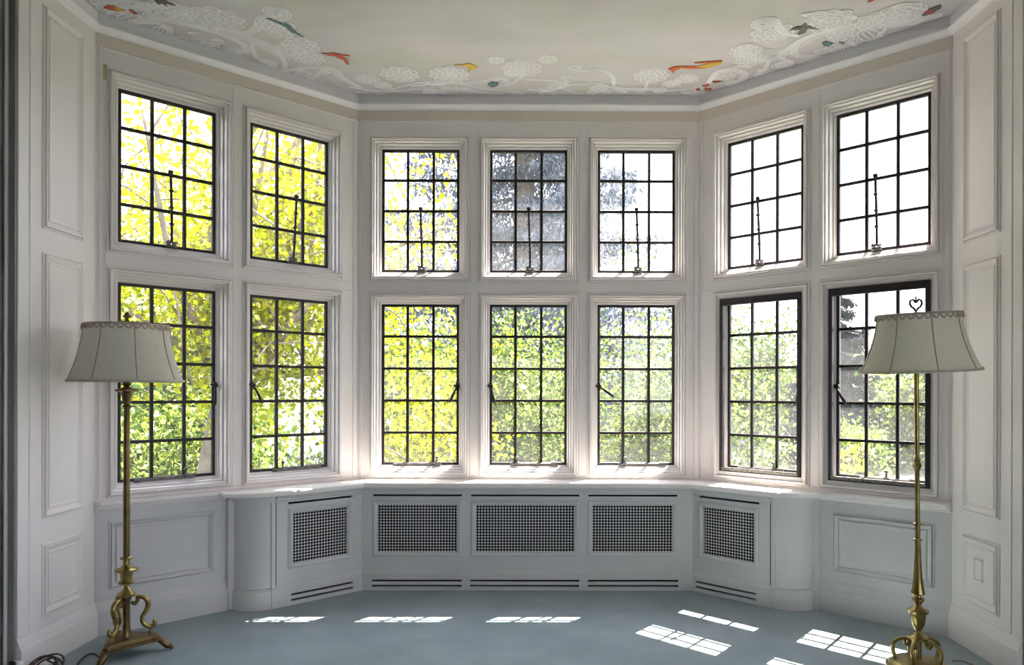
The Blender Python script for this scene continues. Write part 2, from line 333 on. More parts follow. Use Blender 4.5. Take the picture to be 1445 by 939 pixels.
# floor, ceiling, the room the photographer stands in
RX, RY = 3.7, -9.0
FRONT_FILL_WIN = [(-2.6, -1.5, .8, 2.6)]; SIDE_FILL_WIN = [(-.7, 1.3, .5, 2.8)]  # unseen windows added to light the bay from the room side
FOOT = [(-RX - .15, RY - .1), (RX + .15, RY - .1), (RX + .15, YF + .1), (B + .1, YF + .1), (B + .1, YC + .03), (A + .045, .10), (-A - .045, .10), (-B - .1, YC + .03), (-B - .1, YF + .1), (-RX - .15, YF + .1)]
mb = MB(); mb.prism(FOOT, -.12, 0); fl = mb.build('floor', M['carpet']); tag(fl, 'grey teal carpeted floor', 'floor', kind='structure')
mb = MB(); mb.prism(FOOT, ZC, ZC + .15); ceil = mb.build('ceiling', M['ceiling']); tag(ceil, 'ceiling painted with pale clouds and white scrollwork', 'ceiling', kind='structure')
for s, nm in ((-1, 'left'), (1, 'right')):
    xa, xb = sorted((s * (B + .042), s * (RX + .1))); mb = MB(); mb.box(xa, xb, YF, YF + .12, 0, ZC)
    tag(mb.build('wall_flank_' + nm, M['roompaint']), 'dark grey room wall beside the ' + nm + ' reveal', 'wall', kind='structure')
    xa, xb = sorted((s * (B - .0), s * (B + .030))); mb = MB(); mb.box(xa, xb, YF - .012, YF - .0005, 0, ZC, bev=.002)
    c = mb.build('trim_' + ('1' if s < 0 else '2'), M['trimshade']); tag(c, 'upright trim with backlit shade in its grey at the ' + nm + ' edge of the bay', 'trim', kind='structure')
    xa, xb = sorted((s * (B + .030), s * (B + .042))); mb = MB(); mb.box(xa, xb, YF - .024, YF + .05, 0, ZC, bev=.003); mb.build('bead', M['paint'], c)
    mb = MB(); L = (YF + .1 - RY)
    holed(mb, -L / 2, L / 2, 0, ZC, SIDE_FILL_WIN if s > 0 else [], -.1, 0)
    wl = mb.build('wall_' + nm, M['roompaint']); wl.location = (s * RX, (YF + .1 + RY) / 2, 0); wl.rotation_euler = (0, 0, -s * PI / 2)
    tag(wl, 'room wall on the ' + nm, 'wall', kind='structure'); wall_right_room = wl
mb = MB(); holed(mb, -RX - .1, RX + .1, 0, ZC, FRONT_FILL_WIN, -.1, 0); wf = mb.build('wall_front', M['roompaint']); wf.location = (0, RY, 0); wf.rotation_euler = (0, 0, PI); tag(wf, 'room wall behind the viewpoint', 'wall', kind='structure')

# ------------------------------------------------------------------ windows
CAS = [(.068, DW - .004), (.067, DW + .010), (.062, DW + .012), (.060, DW + .001), (.0565, DW + .001), (.055, DW + .020), (.052, DW + .025), (.044, DW + .025), (.043, DW + .006), (.040, DW + .004),
       (.0385, .070), (.035, .070), (.030, .052), (.029, .038), (.026, .036), (.025, .046), (.022, .046), (.016, .026), (.015, .016), (.012, .014), (.011, .022), (.008, .022), (.003, .006), (-.001, .004), (-.001, -.013)]
CASDEEP = CAS[:12] + [(.030, .066), (.018, .063), (.016, .004), (-.001, .003), (-.001, -.013)]
def casing_mesh(z0, z1, deep):
    mb = MB(); frame_loft(mb, CASDEEP if deep else CAS, -GW / 2, GW / 2, 0, z1 - z0)
    o = mb.build('casing', M['paint']); me = o.data; bpy.data.objects.remove(o); return me
def box_mesh(name, dims, m, bev=.0015):
    mb = MB(); x0, x1, y0, y1, z0, z1 = dims; mb.box(x0, x1, y0, y1, z0, z1, bev=bev); o = mb.build(name, m); me = o.data; bpy.data.objects.remove(o); return me
MESH = {}
for kk, (z0, z1, rows) in (('u', UP), ('l', LO)):
    H = z1 - z0
    MESH['cas' + kk] = casing_mesh(z0, z1, False)
    mb = MB(); frame_loft(mb, [(0, -.004), (0, .004), (-.004, .006), (-.015, .006), (-.017, .003), (-.017, -.012), (-.015, -.02), (0, -.02), (0, -.004)], -GW / 2, GW / 2, 0, H)
    o = mb.build('sash_frame', M['iron']); MESH['sash' + kk] = o.data; bpy.data.objects.remove(o)
    MESH['vb' + kk] = box_mesh('vertical_bar', (-.0088, .0088, -.004, .014, .012, H - .012), M['iron'])
    MESH['hb' + kk] = box_mesh('horizontal_bar', (-GW / 2 + .012, GW / 2 - .012, -.0035, .0135, -.0085, .0085), M['iron'])
    MESH['pane' + kk] = box_mesh('pane', (-PW / 2 + .006, PW / 2 - .006, .004, .0065, -H / rows / 2 + .006, H / rows / 2 - .006), M['glass'], 0)
MESH['casd'] = casing_mesh(LO[0], LO[1], True)
# stay rod that stands up against the upper sashes
mb = MB(); mb.tube([(0, -.020, .02), (.002, -.018, .15), (0, -.014, .40)], .0078, 8)
for z in (.12, .21, .30): mb.lathe([(.004, z - .008), (.013, z - .004), (.013, z + .004), (.004, z + .008)], 8, 0, -.018)
mb.box(-.012, .012, -.020, -.004, .395, .415, bev=.003)
o = mb.build('stay_rod', M['iron'], smooth=False); MESH['rod'] = o.data; bpy.data.objects.remove(o)
mb = MB(); mb.box(-.030, .026, -.030, -.004, -.004, .012, bev=.003); mb.box(-.028, -.008, -.034, -.008, .010, .034, bev=.004); mb.box(.004, .020, -.034, -.008, .010, .030, bev=.004); mb.tube([(-.03, -.022, .024), (.026, -.022, .024)], .006, 8)
o = mb.build('stay_bracket', M['oldiron']); MESH['bracket'] = o.data; bpy.data.objects.remove(o)
mb = MB(); mb.box(-.15, .15, -.016, -.006, -.004, .010, bev=.003); mb.box(-.165, -.135, -.022, -.004, -.010, .008, bev=.003); mb.box(.10, .15, -.022, -.004, -.004, .018, bev=.004)
o = mb.build('stay_bar', M['oldiron']); MESH['bar'] = o.data; bpy.data.objects.remove(o)
mb = MB(); mb.lathe([(.014, .008), (.014, .014), (.006, .018), (.005, .034), (.010, .038), (.012, .045), (.010, .051), (.003, .054)], 10, 0, -.012)
o = mb.build('stay_knob', M['oldiron'], auto=40); MESH['knob'] = o.data; bpy.data.objects.remove(o)
mb = MB(); mb.box(-.010, .010, -.010, -.002, -.028, .028, bev=.003)
mb.rings([[(.015 * math.cos(2 * PI * j / 12), y, .015 * math.sin(2 * PI * j / 12)) for j in range(12)] for y in (-.008, -.020, -.030)])
mb.tube([(-.022, -.018, .006), (-.008, -.02, 0), (.01, -.02, 0)], .008, 8)
o = mb.build('casement_handle', M['iron'], auto=40); MESH['handle'] = o.data; bpy.data.objects.remove(o)
mb = MB(); mb.tube([(0, -.026, -.008), (0, -.036, -.035), (0, -.040, -.07), (0, -.036, -.105), (0, -.032, -.118)], [.006, .0065, .009, .010, .004], 8)
o = mb.build('lever', M['iron'], smooth=True); MESH['lever'] = o.data; bpy.data.objects.remove(o)
# what hangs on each lower sash: side of the handle, lever angle, where the stay knob is
LOWER = {('left', 0): (1, .05, .10), ('left', 1): (-1, -.45, -.10), ('back', 0): (1, .42, .12), ('back', 1): (-1, -.22, -.12), ('back', 2): (-1, -.95, -.12),
         ('right', 0): (1, .12, .08), ('right', 1): (-1, -.55, -.02)}
ORD = {'left': ['first', 'second'], 'back': ['third', 'fourth', 'fifth'], 'right': ['sixth', 'seventh']}
SEEN = {('left', 0): 'beside the level shaded lamp', ('left', 1): 'against golden leaves and grey branches', ('back', 0): 'full of golden leaves', ('back', 1): 'against the blue grey spruce',
        ('back', 2): 'half spruce half white sky', ('right', 0): 'against white sky', ('right', 1): 'nearest the tilted lamp shade'}
wi = 0
for k in ('left', 'back', 'right'):
    (lx, ly, lz), rz = FR[k]; cx, sx = math.cos(rz), math.sin(rz)
    for i, u in enumerate(WU[k]):
        for kk, (z0, z1, rows) in (('u', UP), ('l', LO)):
            wi += 1; H = z1 - z0; deep = k == 'right' and kk == 'l'
            e = empty('window_%d' % wi, (lx + cx * u, ly + sx * u, z0), rz)
            tag(e, ('upper' if kk == 'u' else 'lower') + ' leaded casement window, %s from the left, %s' % (ORD[k][i], SEEN[k, i]) if kk == 'u' else
                'tall lower casement window, %s from the left%s' % (ORD[k][i], ', with a dark inner frame' if deep else ''), 'window', kind='structure')
            share('casing', MESH['casd' if deep else 'cas' + kk], e)
            share('sash_frame', MESH['sash' + kk], e)
            for q in (1, 2): share('vertical_bar', MESH['vb' + kk], e, (-GW / 2 + q * PW, 0, 0))
            ph = H / rows
            for q in range(1, rows): share('horizontal_bar', MESH['hb' + kk], e, (0, 0, q * ph))
            for q in range(rows):
                for p in range(3):
                    share('pane', MESH['pane' + kk], e, (-GW / 2 + (p + .5) * PW, 0, (q + .5) * ph), (random.gauss(0, .003), 0, random.gauss(0, .003)))
            if kk == 'u':
                off = {'left': .01, 'back': .012, 'right': -.02}[k]
                share('stay_rod', MESH['rod'], e, (off, 0, .012), (0, {('left', 1): .06, ('left', 0): -.01, ('right', 0): -.05}.get((k, i), -.03), 0))
                share('stay_bracket', MESH['bracket'], e, (off, 0, .006))
            else:
                side, ang, kx = LOWER[k, i]
                h = share('casement_handle', MESH['handle'], e, (side * (GW / 2 - .010), 0, .515), (0, 0, 0 if side < 0 else PI * 0))
                share('lever', MESH['lever'], h, (0, 0, 0), (0, ang, 0))
                b_ = share('stay_bar', MESH['bar'], e, (-.01 if side > 0 else .05, 0, .004)); share('stay_knob', MESH['knob'], b_, (kx, 0, 0))
                if deep:
                    mb = MB(); frame_loft(mb, [(.017, .05), (.017, .074), (.013, .077), (-.003, .077), (-.006, .072), (-.006, .052), (.017, .05)], -GW / 2, GW / 2, 0, H)
                    mb.box(-GW / 2 - .016, GW / 2 + .016, -.076, -.052, H - .026, H + .016, bev=.003)
                    mb.build('inner_frame', M['iron'], e)
                    mb = MB(); mb.box(-GW / 2, GW / 2, -.081, -.060, -.010, .008, bev=.003); mb.build('frame_foot', M['peel'], e)['label'] = 'bottom rail with flaking dark paint'

def fill_window(parent, x0, x1, z0, z1, where):
    global wi
    wi += 1; e = empty('window_%d' % wi, (0, 0, 0), 0, None); e.matrix_world = parent.matrix_basis.copy(); tag(e, 'added fill light window in the room wall ' + where, 'window', kind='structure')
    mb = MB(); frame_loft(mb, [(.08, -.002), (.08, .02), (0, .03), (-.05, .01), (-.05, -.05), (0, -.06)], x0, x1, z0, z1); mb.build('casing', M['paint'], e)
    for q in range(2):
        mb = MB(); xm = (x0 + x1) / 2; a_, b_ = ((x0 + .05, xm - .02), (xm + .02, x1 - .05))[q]; mb.add([(a_, .02, z0 + .05), (b_, .02, z0 + .05), (b_, .02, z1 - .05), (a_, .02, z1 - .05)], [(0, 1, 2, 3)]); mb.build('pane', M['glass'], e)
    mb = MB(); mb.box(xm - .02, xm + .02, 0, .05, z0 + .04, z1 - .04); mb.build('mullion', M['paint'], e)
for h_ in FRONT_FILL_WIN: fill_window(wf, *h_, 'behind the viewpoint')
for h_ in SIDE_FILL_WIN: fill_window(wall_right_room, *h_, 'to the right of the viewpoint')

# ------------------------------------------------------------------ radiator covers and the shelf on top
DF = .232; ZT = .648
def lattice(x0, x1, z0, z1, d):
    mb = MB(); p = .0186; nx = max(2, round((x1 - x0) / p)); nz = max(2, round((z1 - z0) / p)); px_, pz_ = (x1 - x0) / nx, (z1 - z0) / nz
    for i in range(nx + 1): x = x0 + i * px_; mb.add([(x - .0022, -d, z0), (x + .0022, -d, z0), (x + .0022, -d, z1), (x - .0022, -d, z1)], [(0, 1, 2, 3)])
    for j in range(nz + 1): z = z0 + j * pz_; mb.add([(x0, -d - .0004, z - .0022), (x1, -d - .0004, z - .0022), (x1, -d - .0004, z + .0022), (x0, -d - .0004, z + .0022)], [(0, 1, 2, 3)])
    for i in range(nx + 1):
        for j in range(nz + 1):
            x, z = x0 + i * px_, z0 + j * pz_
            c = [(x + .0062 * math.cos(q * PI / 3), -d - .001, z + .0062 * math.sin(q * PI / 3)) for q in range(6)] + [(x + .0042 * math.cos(q * PI / 3), -d - .003, z + .0042 * math.sin(q * PI / 3)) for q in range(6)]
            mb.add(c, [(q, (q + 1) % 6, 6 + (q + 1) % 6, 6 + q) for q in range(6)] + [(6, 7, 8, 9, 10, 11)], 1)
    return mb
def cover(name, key, ua, ub, ta, tb, grilles, label):
    loc, rz = FR[key]; root = empty(name, loc, rz)
    tag(root, label, 'radiator cover', 'radiator covers under the bay windows')
    holes = [(x0, x1, .242, .531) for x0, x1, *_ in grilles] + [(f0, f1, .5865, .5985) for _, _, f0, f1, _, _ in grilles]
    # front board, mitred ends made by short fillers
    mb = MB(); a_, b_ = ua + ta * (DF - .02), ub - tb * (DF - .02)
    holed(mb, a_, b_, .118, ZT, holes, DF - .02, DF)
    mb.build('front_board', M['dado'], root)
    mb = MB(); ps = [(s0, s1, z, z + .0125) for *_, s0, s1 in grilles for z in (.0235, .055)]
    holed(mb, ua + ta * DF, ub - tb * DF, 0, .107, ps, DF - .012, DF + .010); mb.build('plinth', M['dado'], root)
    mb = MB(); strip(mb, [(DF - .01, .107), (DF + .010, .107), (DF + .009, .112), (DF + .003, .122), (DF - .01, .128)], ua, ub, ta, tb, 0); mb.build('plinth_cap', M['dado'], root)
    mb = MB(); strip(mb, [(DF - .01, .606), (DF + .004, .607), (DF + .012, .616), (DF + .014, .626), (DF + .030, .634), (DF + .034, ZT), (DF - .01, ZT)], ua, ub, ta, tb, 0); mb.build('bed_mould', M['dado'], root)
    mb = MB(); strip(mb, [(DF - .15, .005), (DF - .14, .005), (DF - .14, ZT), (DF - .15, ZT)], ua, ub, ta, tb, 0); mb.build('hollow_shade_sheet', M['black'], root)  # black sheet added for the shade inside the cover
    for (g0, g1, f0, f1, s0, s1) in grilles:
        mb = MB(); frame_loft(mb, [(.031, DF - .004), (.031, DF + .006), (.026, DF + .007), (.022, DF + .012), (.012, DF + .010), (.004, DF + .003), (0, DF + .001), (0, DF - .012)], g0, g1, .242, .531)
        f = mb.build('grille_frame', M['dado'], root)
        lattice(g0, g1, .242, .531, DF - .008).build('grille', [M['grille'], M['paint']], f)
    return root
g = [(-.9345, -.4407, -.9657, -.4100, -.969, -.409), (-.3213, .2934, -.3525, .3246, -.3558, .3249), (.4085, .9081, .3817, .9394, .3783, .9441)]
cover('radiator_cover', 'back', -AG, AG, T, T, g, 'long white radiator cover with three pierced grilles under the middle windows')
cl = cover('radiator_cover', 'left', -.662, 0, 0, T, [(-.552, -.198, -.583, -.164, -.5686, -.1624)], 'white radiator cover with one grille, near the lamp with the level shade')
cr = cover('radiator_cover', 'right', 0, .632, T, 0, [(.172, .520, .1454, .555, .1261, .5409)], 'white radiator cover with one grille, near the lamp with the tilted shade')
def rounded(root, s, u):
    """quarter-round end of the cover, from the front board back to the wall"""
    def quarter(r, z0, z1, mb, n_=12, w=.0):
        pts = [(u, -DF + .0)]
        arc = [(u + s * r * math.sin(q * PI / 2 / n_), -(DW + r * math.cos(q * PI / 2 / n_))) for q in range(n_ + 1)]
        mb.prism(arc + [(u, -DW)], z0, z1)
    R = DF - DW
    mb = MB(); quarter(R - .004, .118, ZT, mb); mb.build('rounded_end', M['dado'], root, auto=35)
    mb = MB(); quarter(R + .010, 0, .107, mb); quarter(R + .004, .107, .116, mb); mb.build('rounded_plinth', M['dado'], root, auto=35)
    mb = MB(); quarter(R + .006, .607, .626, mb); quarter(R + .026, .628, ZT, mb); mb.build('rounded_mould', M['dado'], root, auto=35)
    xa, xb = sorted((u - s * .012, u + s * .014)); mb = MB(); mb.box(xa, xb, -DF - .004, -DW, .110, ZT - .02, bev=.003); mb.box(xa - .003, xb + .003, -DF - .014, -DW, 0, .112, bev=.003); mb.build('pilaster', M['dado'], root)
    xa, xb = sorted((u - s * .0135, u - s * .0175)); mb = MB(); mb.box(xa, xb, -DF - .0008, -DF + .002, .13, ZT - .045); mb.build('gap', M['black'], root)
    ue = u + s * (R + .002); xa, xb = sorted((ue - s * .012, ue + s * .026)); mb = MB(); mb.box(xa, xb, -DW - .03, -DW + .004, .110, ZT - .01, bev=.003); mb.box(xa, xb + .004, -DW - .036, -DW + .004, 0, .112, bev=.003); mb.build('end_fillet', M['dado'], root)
rounded(cl, -1, -.672); rounded(cr, 1, .642)
def topoutline(d, e):
    """outline of the shelf in plan, d = front depth, e = inset"""
    def W(key, x, dd):
        (ox, oy, _), rz = FR[key]; return (ox + math.cos(rz) * x + math.sin(rz) * dd, oy + math.sin(rz) * x - math.cos(rz) * dd)
    P = []
    ul, ur = -.690, .660; R = d - DW
    for q in range(13): t_ = (1 - q / 12) * PI / 2; P.append(W('left', ul - (R - .02) * math.sin(t_), DW + R * math.cos(t_)))
    P.append(W('back', -AG + T * d, d)); P.append(W('back', AG - T * d, d))
    for q in range(13): t_ = q / 12 * PI / 2; P.append(W('right', ur + (R - .02) * math.sin(t_), DW + R * math.cos(t_)))
    P.append(W('right', ur + R - .02, DW - .005)); P.append(W('back', A, DW - .005)); P.append(W('back', -A, DW - .005)); P.append(W('left', ul - R + .02, DW - .005))
    return P
mb = MB(); o1, o2 = topoutline(.320, 0), topoutline(.314, 0); zz = [(o2, ZT), (o1, ZT + .005), (o1, .670), (o2, .677)]
mb.rings([[(x, y, z) for x, y in o] for o, z in zz]); tag(mb.build('window_shelf', M['sillpaint']), 'white painted shelf running along the bay over the radiator covers', 'shelf')

# ------------------------------------------------------------------ ceiling painting
def on_ceiling(x, y, z=ZC - .0015):
    u, v = x - PX, y - PY; u, v = u + ROLL * v, v - ROLL * u
    X, Y = u / FPX, 1.0; dx, dy, dz = X + YAW * Y, Y - YAW * X, -v / FPX
    t_ = (z - CAM.z) / dz; return Vector((CAM.x + dx * t_, CAM.y + dy * t_, z))
def spline(pts, n_=8):
    out = []
    for i in range(len(pts) - 1):
        p0, p1, p2, p3 = pts[max(i - 1, 0)], pts[i], pts[i + 1], pts[min(i + 2, len(pts) - 1)]
        for q in range(n_):
            t_ = q / n_; out.append(tuple(.5 * (2 * b_ + (c_ - a_) * t_ + (2 * a_ - 5 * b_ + 4 * c_ - d_) * t_ ** 2 + (3 * b_ - a_ - 3 * c_ + d_) * t_ ** 3) for a_, b_, c_, d_ in zip(p0, p1, p2, p3)))
    out.append(pts[-1]); return out
def ribbon(mb, pts, w=.007, z=ZC):
    P = [on_ceiling(*p) for p in pts]
    if max(p.y for p in P) > 0: return
    L_, R_ = [], []
    for i, p in enumerate(P):
        t_ = (P[min(i + 1, len(P) - 1)] - P[max(i - 1, 0)]); t_.z = 0
        if t_.length < 1e-7: t_ = Vector((1, 0, 0))
        t_.normalize(); nrm = Vector((-t_.y, t_.x, 0)) * (w / 2); L_.append(p + nrm); R_.append(p - nrm)
    k = len(P)
    mb.add([(q.x, q.y, ZC - .003) for q in L_] + [(q.x, q.y, ZC - .003) for q in R_], [(i, i + 1, k + i + 1, k + i) for i in range(k - 1)])
LZ = [ZC - .0022]
def wline(mb, P, w):           # polyline already on the ceiling (world)
    k = len(P); L_, R_ = [], []
    for i, p in enumerate(P):
        t_ = P[min(i + 1, k - 1)] - P[max(i - 1, 0)]; t_.normalize(); nn = Vector((-t_.y, t_.x)) * (w / 2); L_.append(p + nn); R_.append(p - nn)
    LZ[0] -= .000004; z = LZ[0]; mb.add([(q.x, q.y, z) for q in L_] + [(q.x, q.y, z) for q in R_], [(i, i + 1, k + i + 1, k + i) for i in range(k - 1)])
def c2(x, y): p = on_ceiling(x, y); return Vector((p.x, p.y))
WZ = [ZC - .0006]
def wz():
    WZ[0] -= .00001; return WZ[0]
def wash(P, parent=None):
    z = wz(); mb = MB(); mb.add([(p.x, p.y, z) for p in P], [tuple(range(len(P)))]); mb.build('painted_wash', M['fill'], ceil)
def flower(x, y, r, petals=7, layers=3, rot=0, w=.008):
    mb = MB(); c = c2(x, y)
    wash([c + Vector((math.cos(2 * PI * j / 36 + rot), math.sin(2 * PI * j / 36 + rot))) * r * (.84 + .14 * abs(math.sin(petals * PI * j / 36))) for j in range(36)])
    for q in range(layers):
        rr = r * (1 - .3 * q); P = []
        for j in range(73):
            a_ = 2 * PI * j / 72; rad = rr * (.80 + .20 * abs(math.sin(petals * a_ / 2 + q))); P.append(c + Vector((math.cos(a_ + rot) * rad, math.sin(a_ + rot) * rad)))
        wline(mb, P, w)
    for j in range(petals):
        a_ = 2 * PI * j / petals + rot; wline(mb, [c + Vector((math.cos(a_), math.sin(a_))) * (r * t_) for t_ in (.22, .5, .8)], w * .8)
    P = [c + Vector((math.cos(2 * PI * j / 16), math.sin(2 * PI * j / 16))) * r * .14 for j in range(17)]; wline(mb, P, w)
    mb.build('painted_flower', M['scroll'], ceil)
def scroll(pts, r_end=0, turns=1.4, hand=1, lines=3, gap=.020, w=.007):
    """acanthus stem: parallel lines that end in a curl"""
    mb = MB(); C = [c2(*p) for p in spline(pts, 10)]
    if r_end:
        d = (C[-1] - C[-2]).normalized(); nn = Vector((-d.y, d.x)) * hand; ctr = C[-1] + nn * r_end; a0 = math.atan2(-nn.y, -nn.x)
        for j in range(1, int(36 * turns)):
            a_ = a0 + hand * 2 * PI * j / 36; rr = r_end * (1 - .85 * j / (36 * turns)); C.append(ctr + Vector((math.cos(a_), math.sin(a_))) * rr)
    k = len(C); wb = MB(); Lw, Rw = [], []
    for i, p in enumerate(C):
        t_ = (C[min(i + 1, k - 1)] - C[max(i - 1, 0)]); t_.normalize(); tp = .25 + .75 * math.sin(PI * min(1, (i + 2) / (k * .75)) * .5) * (1 - .7 * i / k); o_ = Vector((-t_.y, t_.x)) * (lines - 1) / 2 * gap * tp * 1.1; Lw.append(p + o_); Rw.append(p - o_)
    if lines > 1:
        z = wz(); wb.add([(q.x, q.y, z) for q in Lw] + [(q.x, q.y, z) for q in Rw], [(i, i + 1, k + i + 1, k + i) for i in range(k - 1)]); wb.build('painted_wash', M['fill'], ceil)
    for q in range(lines):
        off = (q - (lines - 1) / 2) * gap; P = []
        for i, p in enumerate(C):
            t_ = (C[min(i + 1, k - 1)] - C[max(i - 1, 0)]); t_.normalize(); tp = .25 + .75 * math.sin(PI * min(1, (i + 2) / (k * .75)) * .5 + 0) * (1 - .7 * i / k); P.append(p + Vector((-t_.y, t_.x)) * off * tp)
        wline(mb, P, w)
    mb.build('painted_scroll', M['scroll'], ceil)
def leaf(x, y, length, ang, width=.05, lines=4):
    mb = MB(); c = c2(x, y); d = Vector((math.cos(ang), math.sin(ang))); nn = Vector((-d.y, d.x))
    for q in range(lines):
        s_ = (q / (lines - 1) - .5) * 2
        wline(mb, [c + d * (length * j / 12) + nn * (s_ * width * math.sin(PI * j / 12) * (1 + .15 * math.sin(j * 2.4))) for j in range(13)], .008)
    mb.build('painted_leaf', M['scroll'], ceil)
def rosette_row(pts, r=.035):
    mb = MB()
    for (x, y) in pts:
        c = c2(x, y)
        for rr in (r, r * .5): wline(mb, [c + Vector((math.cos(2 * PI * j / 14), math.sin(2 * PI * j / 14))) * rr for j in range(15)], .008)
    mb.build('painted_beads', M['scroll'], ceil)
# border over the back wall
flower(518, 112, .075, 6, 3, .3); flower(541, 121, .055, 6, 3); flower(564, 105, .115, 9, 3); flower(634, 106, .12, 10, 4, .2)
flower(737, 97, .115, 9, 4); flower(700, 85, .05, 5, 2); flower(773, 84, .055, 5, 2); flower(919, 107, .105, 9, 3, .2); flower(948, 118, .06, 6, 3); flower(970, 111, .07, 7, 3)
flower(723, 103, .05, 6, 2); flower(845, 125, .06, 6, 2)
scroll([(492, 122), (520, 127), (560, 128), (600, 124)], .05, 1.3, 1); scroll([(545, 128), (580, 119), (610, 115)], .055, 1.5, 1, 2)
scroll([(580, 122), (630, 117), (668, 116), (700, 109)], .05, 1.4, 1); scroll([(600, 117), (640, 124), (690, 131), (710, 132)], 0, 1, 1, 3)
scroll([(700, 121), (720, 118), (736, 108), (737, 100)], 0, 1, 1, 2); scroll([(650, 118), (690, 126), (730, 130)], .045, 1.2, 1, 2)
scroll([(737, 112), (770, 113), (790, 116)], .06, 1.5, 1, 3); scroll([(745, 126), (775, 128), (800, 118), (792, 110)], .03, 1.2, 1, 2)
scroll([(800, 120), (840, 117), (866, 124), (900, 125), (930, 124)], .04, 1.4, 1, 3); scroll([(866, 122), (864, 108), (845, 98), (815, 101)], .05, 1.3, 1, 3)
scroll([(797, 126), (812, 131), (824, 132)], 0, 1, 1, 2); scroll([(915, 115), (912, 124), (930, 128), (975, 126)], .04, 1, 1, 2); leaf(868, 122, .13, .9, .04); leaf(760, 131, .12, .2, .035)
leaf(868, 127, .22, -.1, .03); leaf(620, 124, .2, .05, .03); leaf(500, 130, .2, .1, .03); leaf(960, 130, .2, .2, .03)
rosette_row([(606, 127), (622, 129), (768, 126), (835, 130), (856, 129), (905, 128), (985, 124)], .03)
# border over the left angled wall
flower(160, 8, .10, 8, 3); flower(245, 14, .09, 7, 3); flower(258, 22, .06, 6, 2); flower(305, 27, .14, 9, 4, .4); flower(390, 40, .11, 8, 3); flower(424, 64, .10, 8, 3); flower(436, 82, .09, 8, 3)
scroll([(180, 33), (230, 28), (290, 40), (345, 52), (395, 75)], .07, 1.4, -1, 5, .03); scroll([(190, 30), (235, 36), (240, 52)], .05, 1.2, -1, 3)
scroll([(300, 38), (345, 46), (362, 40), (370, 26), (392, 26)], .06, 1.3, -1, 4, .025); scroll([(250, 30), (300, 44), (340, 60), (346, 72), (325, 74)], .06, 1.4, -1, 4, .02)
scroll([(355, 62), (362, 80), (380, 86)], .05, 1.5, 1, 3); scroll([(390, 70), (402, 88), (400, 100)], .05, 1.2, 1, 3); scroll([(400, 100), (440, 95), (470, 98), (483, 110), (510, 124)], 0, 1, 1, 4, .02)
scroll([(470, 96), (455, 100), (445, 108)], .06, 1.4, 1, 3); scroll([(150, 20), (170, 12), (200, 10), (212, 20)], .06, 1.3, -1, 3); scroll([(130, 6), (150, 3), (190, 2)], .05, 1.2, 1, 3)
leaf(232, 36, .20, 2.3, .04); leaf(420, 100, .2, .1, .04); leaf(265, 45, .18, .6, .04); leaf(200, 22, .16, 2.8, .05); rosette_row([(280, 57), (292, 62), (300, 64), (306, 58), (318, 72), (330, 70), (430, 108), (448, 114)], .032)
rosette_row([(212, 22), (220, 6), (228, 8), (206, 8)], .035)
# border over the right angled wall
flower(1052, 71, .09, 8, 3); flower(1058, 84, .09, 8, 3); flower(1090, 46, .11, 8, 3, .3); flower(1170, 30, .13, 9, 4); flower(1235, 30, .10, 8, 3); flower(1270, 20, .12, 8, 3); flower(1188, 50, .08, 7, 3); flower(1022, 107, .07, 7, 2)
scroll([(1330, 20), (1270, 34), (1200, 38), (1150, 50), (1095, 80)], .06, 1.4, 1, 5, .03); scroll([(1180, 40), (1130, 56), (1122, 76), (1150, 80)], .06, 1.3, 1, 4, .02)
scroll([(1130, 50), (1105, 46), (1095, 30)], .06, 1.4, -1, 4, .02); scroll([(1085, 84), (1080, 96), (1070, 104)], .05, 1.4, -1, 3); scroll([(1120, 62), (1100, 78), (1115, 86)], .045, 1.4, 1, 3)
scroll([(1000, 118), (1010, 102), (1030, 98), (1050, 104), (1044, 116)], .04, 1.2, 1, 4, .02); scroll([(1060, 94), (1040, 94), (1010, 104), (996, 120)], 0, 1, 1, 3)
scroll([(1200, 60), (1215, 66), (1240, 58)], .05, 1.3, 1, 3); scroll([(1250, 40), (1240, 50), (1246, 52)], .04, 1.2, 1, 3); scroll([(1320, 10), (1300, 22), (1280, 30)], .06, 1.4, 1, 3)
leaf(1130, 20, .30, .1, .05); leaf(1215, 40, .2, .8, .05); leaf(1260, 8, .22, .3, .06); leaf(1070, 98, .16, .7, .04); rosette_row([(1175, 66), (1182, 70), (1196, 62), (1206, 58), (1160, 72), (1098, 92), (1110, 88), (1290, 30), (1300, 24)], .035)
# the painted birds
def bird(polys, label):
    root = None
    for k, (mm, pts) in enumerate(polys):
        mb = MB(); P = [on_ceiling(x, y) for x, y in pts]; z0 = ZC - .0055 - .0008 * k
        mb.rings([[(p.x, p.y, ZC - .001) for p in P], [(p.x, p.y, z0) for p in P]]); o = mb.build('painted_bird', M[mm], root or ceil)
        if not root: root = o; o['label'] = label
        else: o.name = 'wing'
bird([('teal', [(400, 31), (406, 33), (417, 43), (424, 49), (428, 52), (420, 48), (411, 45), (404, 39)]), ('teal', [(376, 25.5), (383, 26), (398, 32), (407, 38), (400, 36), (390, 31)])], 'painted teal bird with long wings')
bird([('red', [(453, 74.5), (463, 75), (470, 74), (480, 76), (494, 78), (484, 78.5), (473, 79), (464, 78)]), ('red', [(472, 76), (482, 79), (489, 83), (493, 91), (487, 88), (485, 84), (474, 80)])], 'painted red bird diving')
bird([('yellow', [(641, 91), (654, 91), (661, 89), (668, 91), (675, 95), (665, 98), (660, 101), (663, 96), (657, 92.5)])], 'painted yellow bird')
bird([('teal', [(688, 118), (694, 115), (703, 116), (703, 120), (696, 123), (691, 122)])], 'small painted blue grey bird')
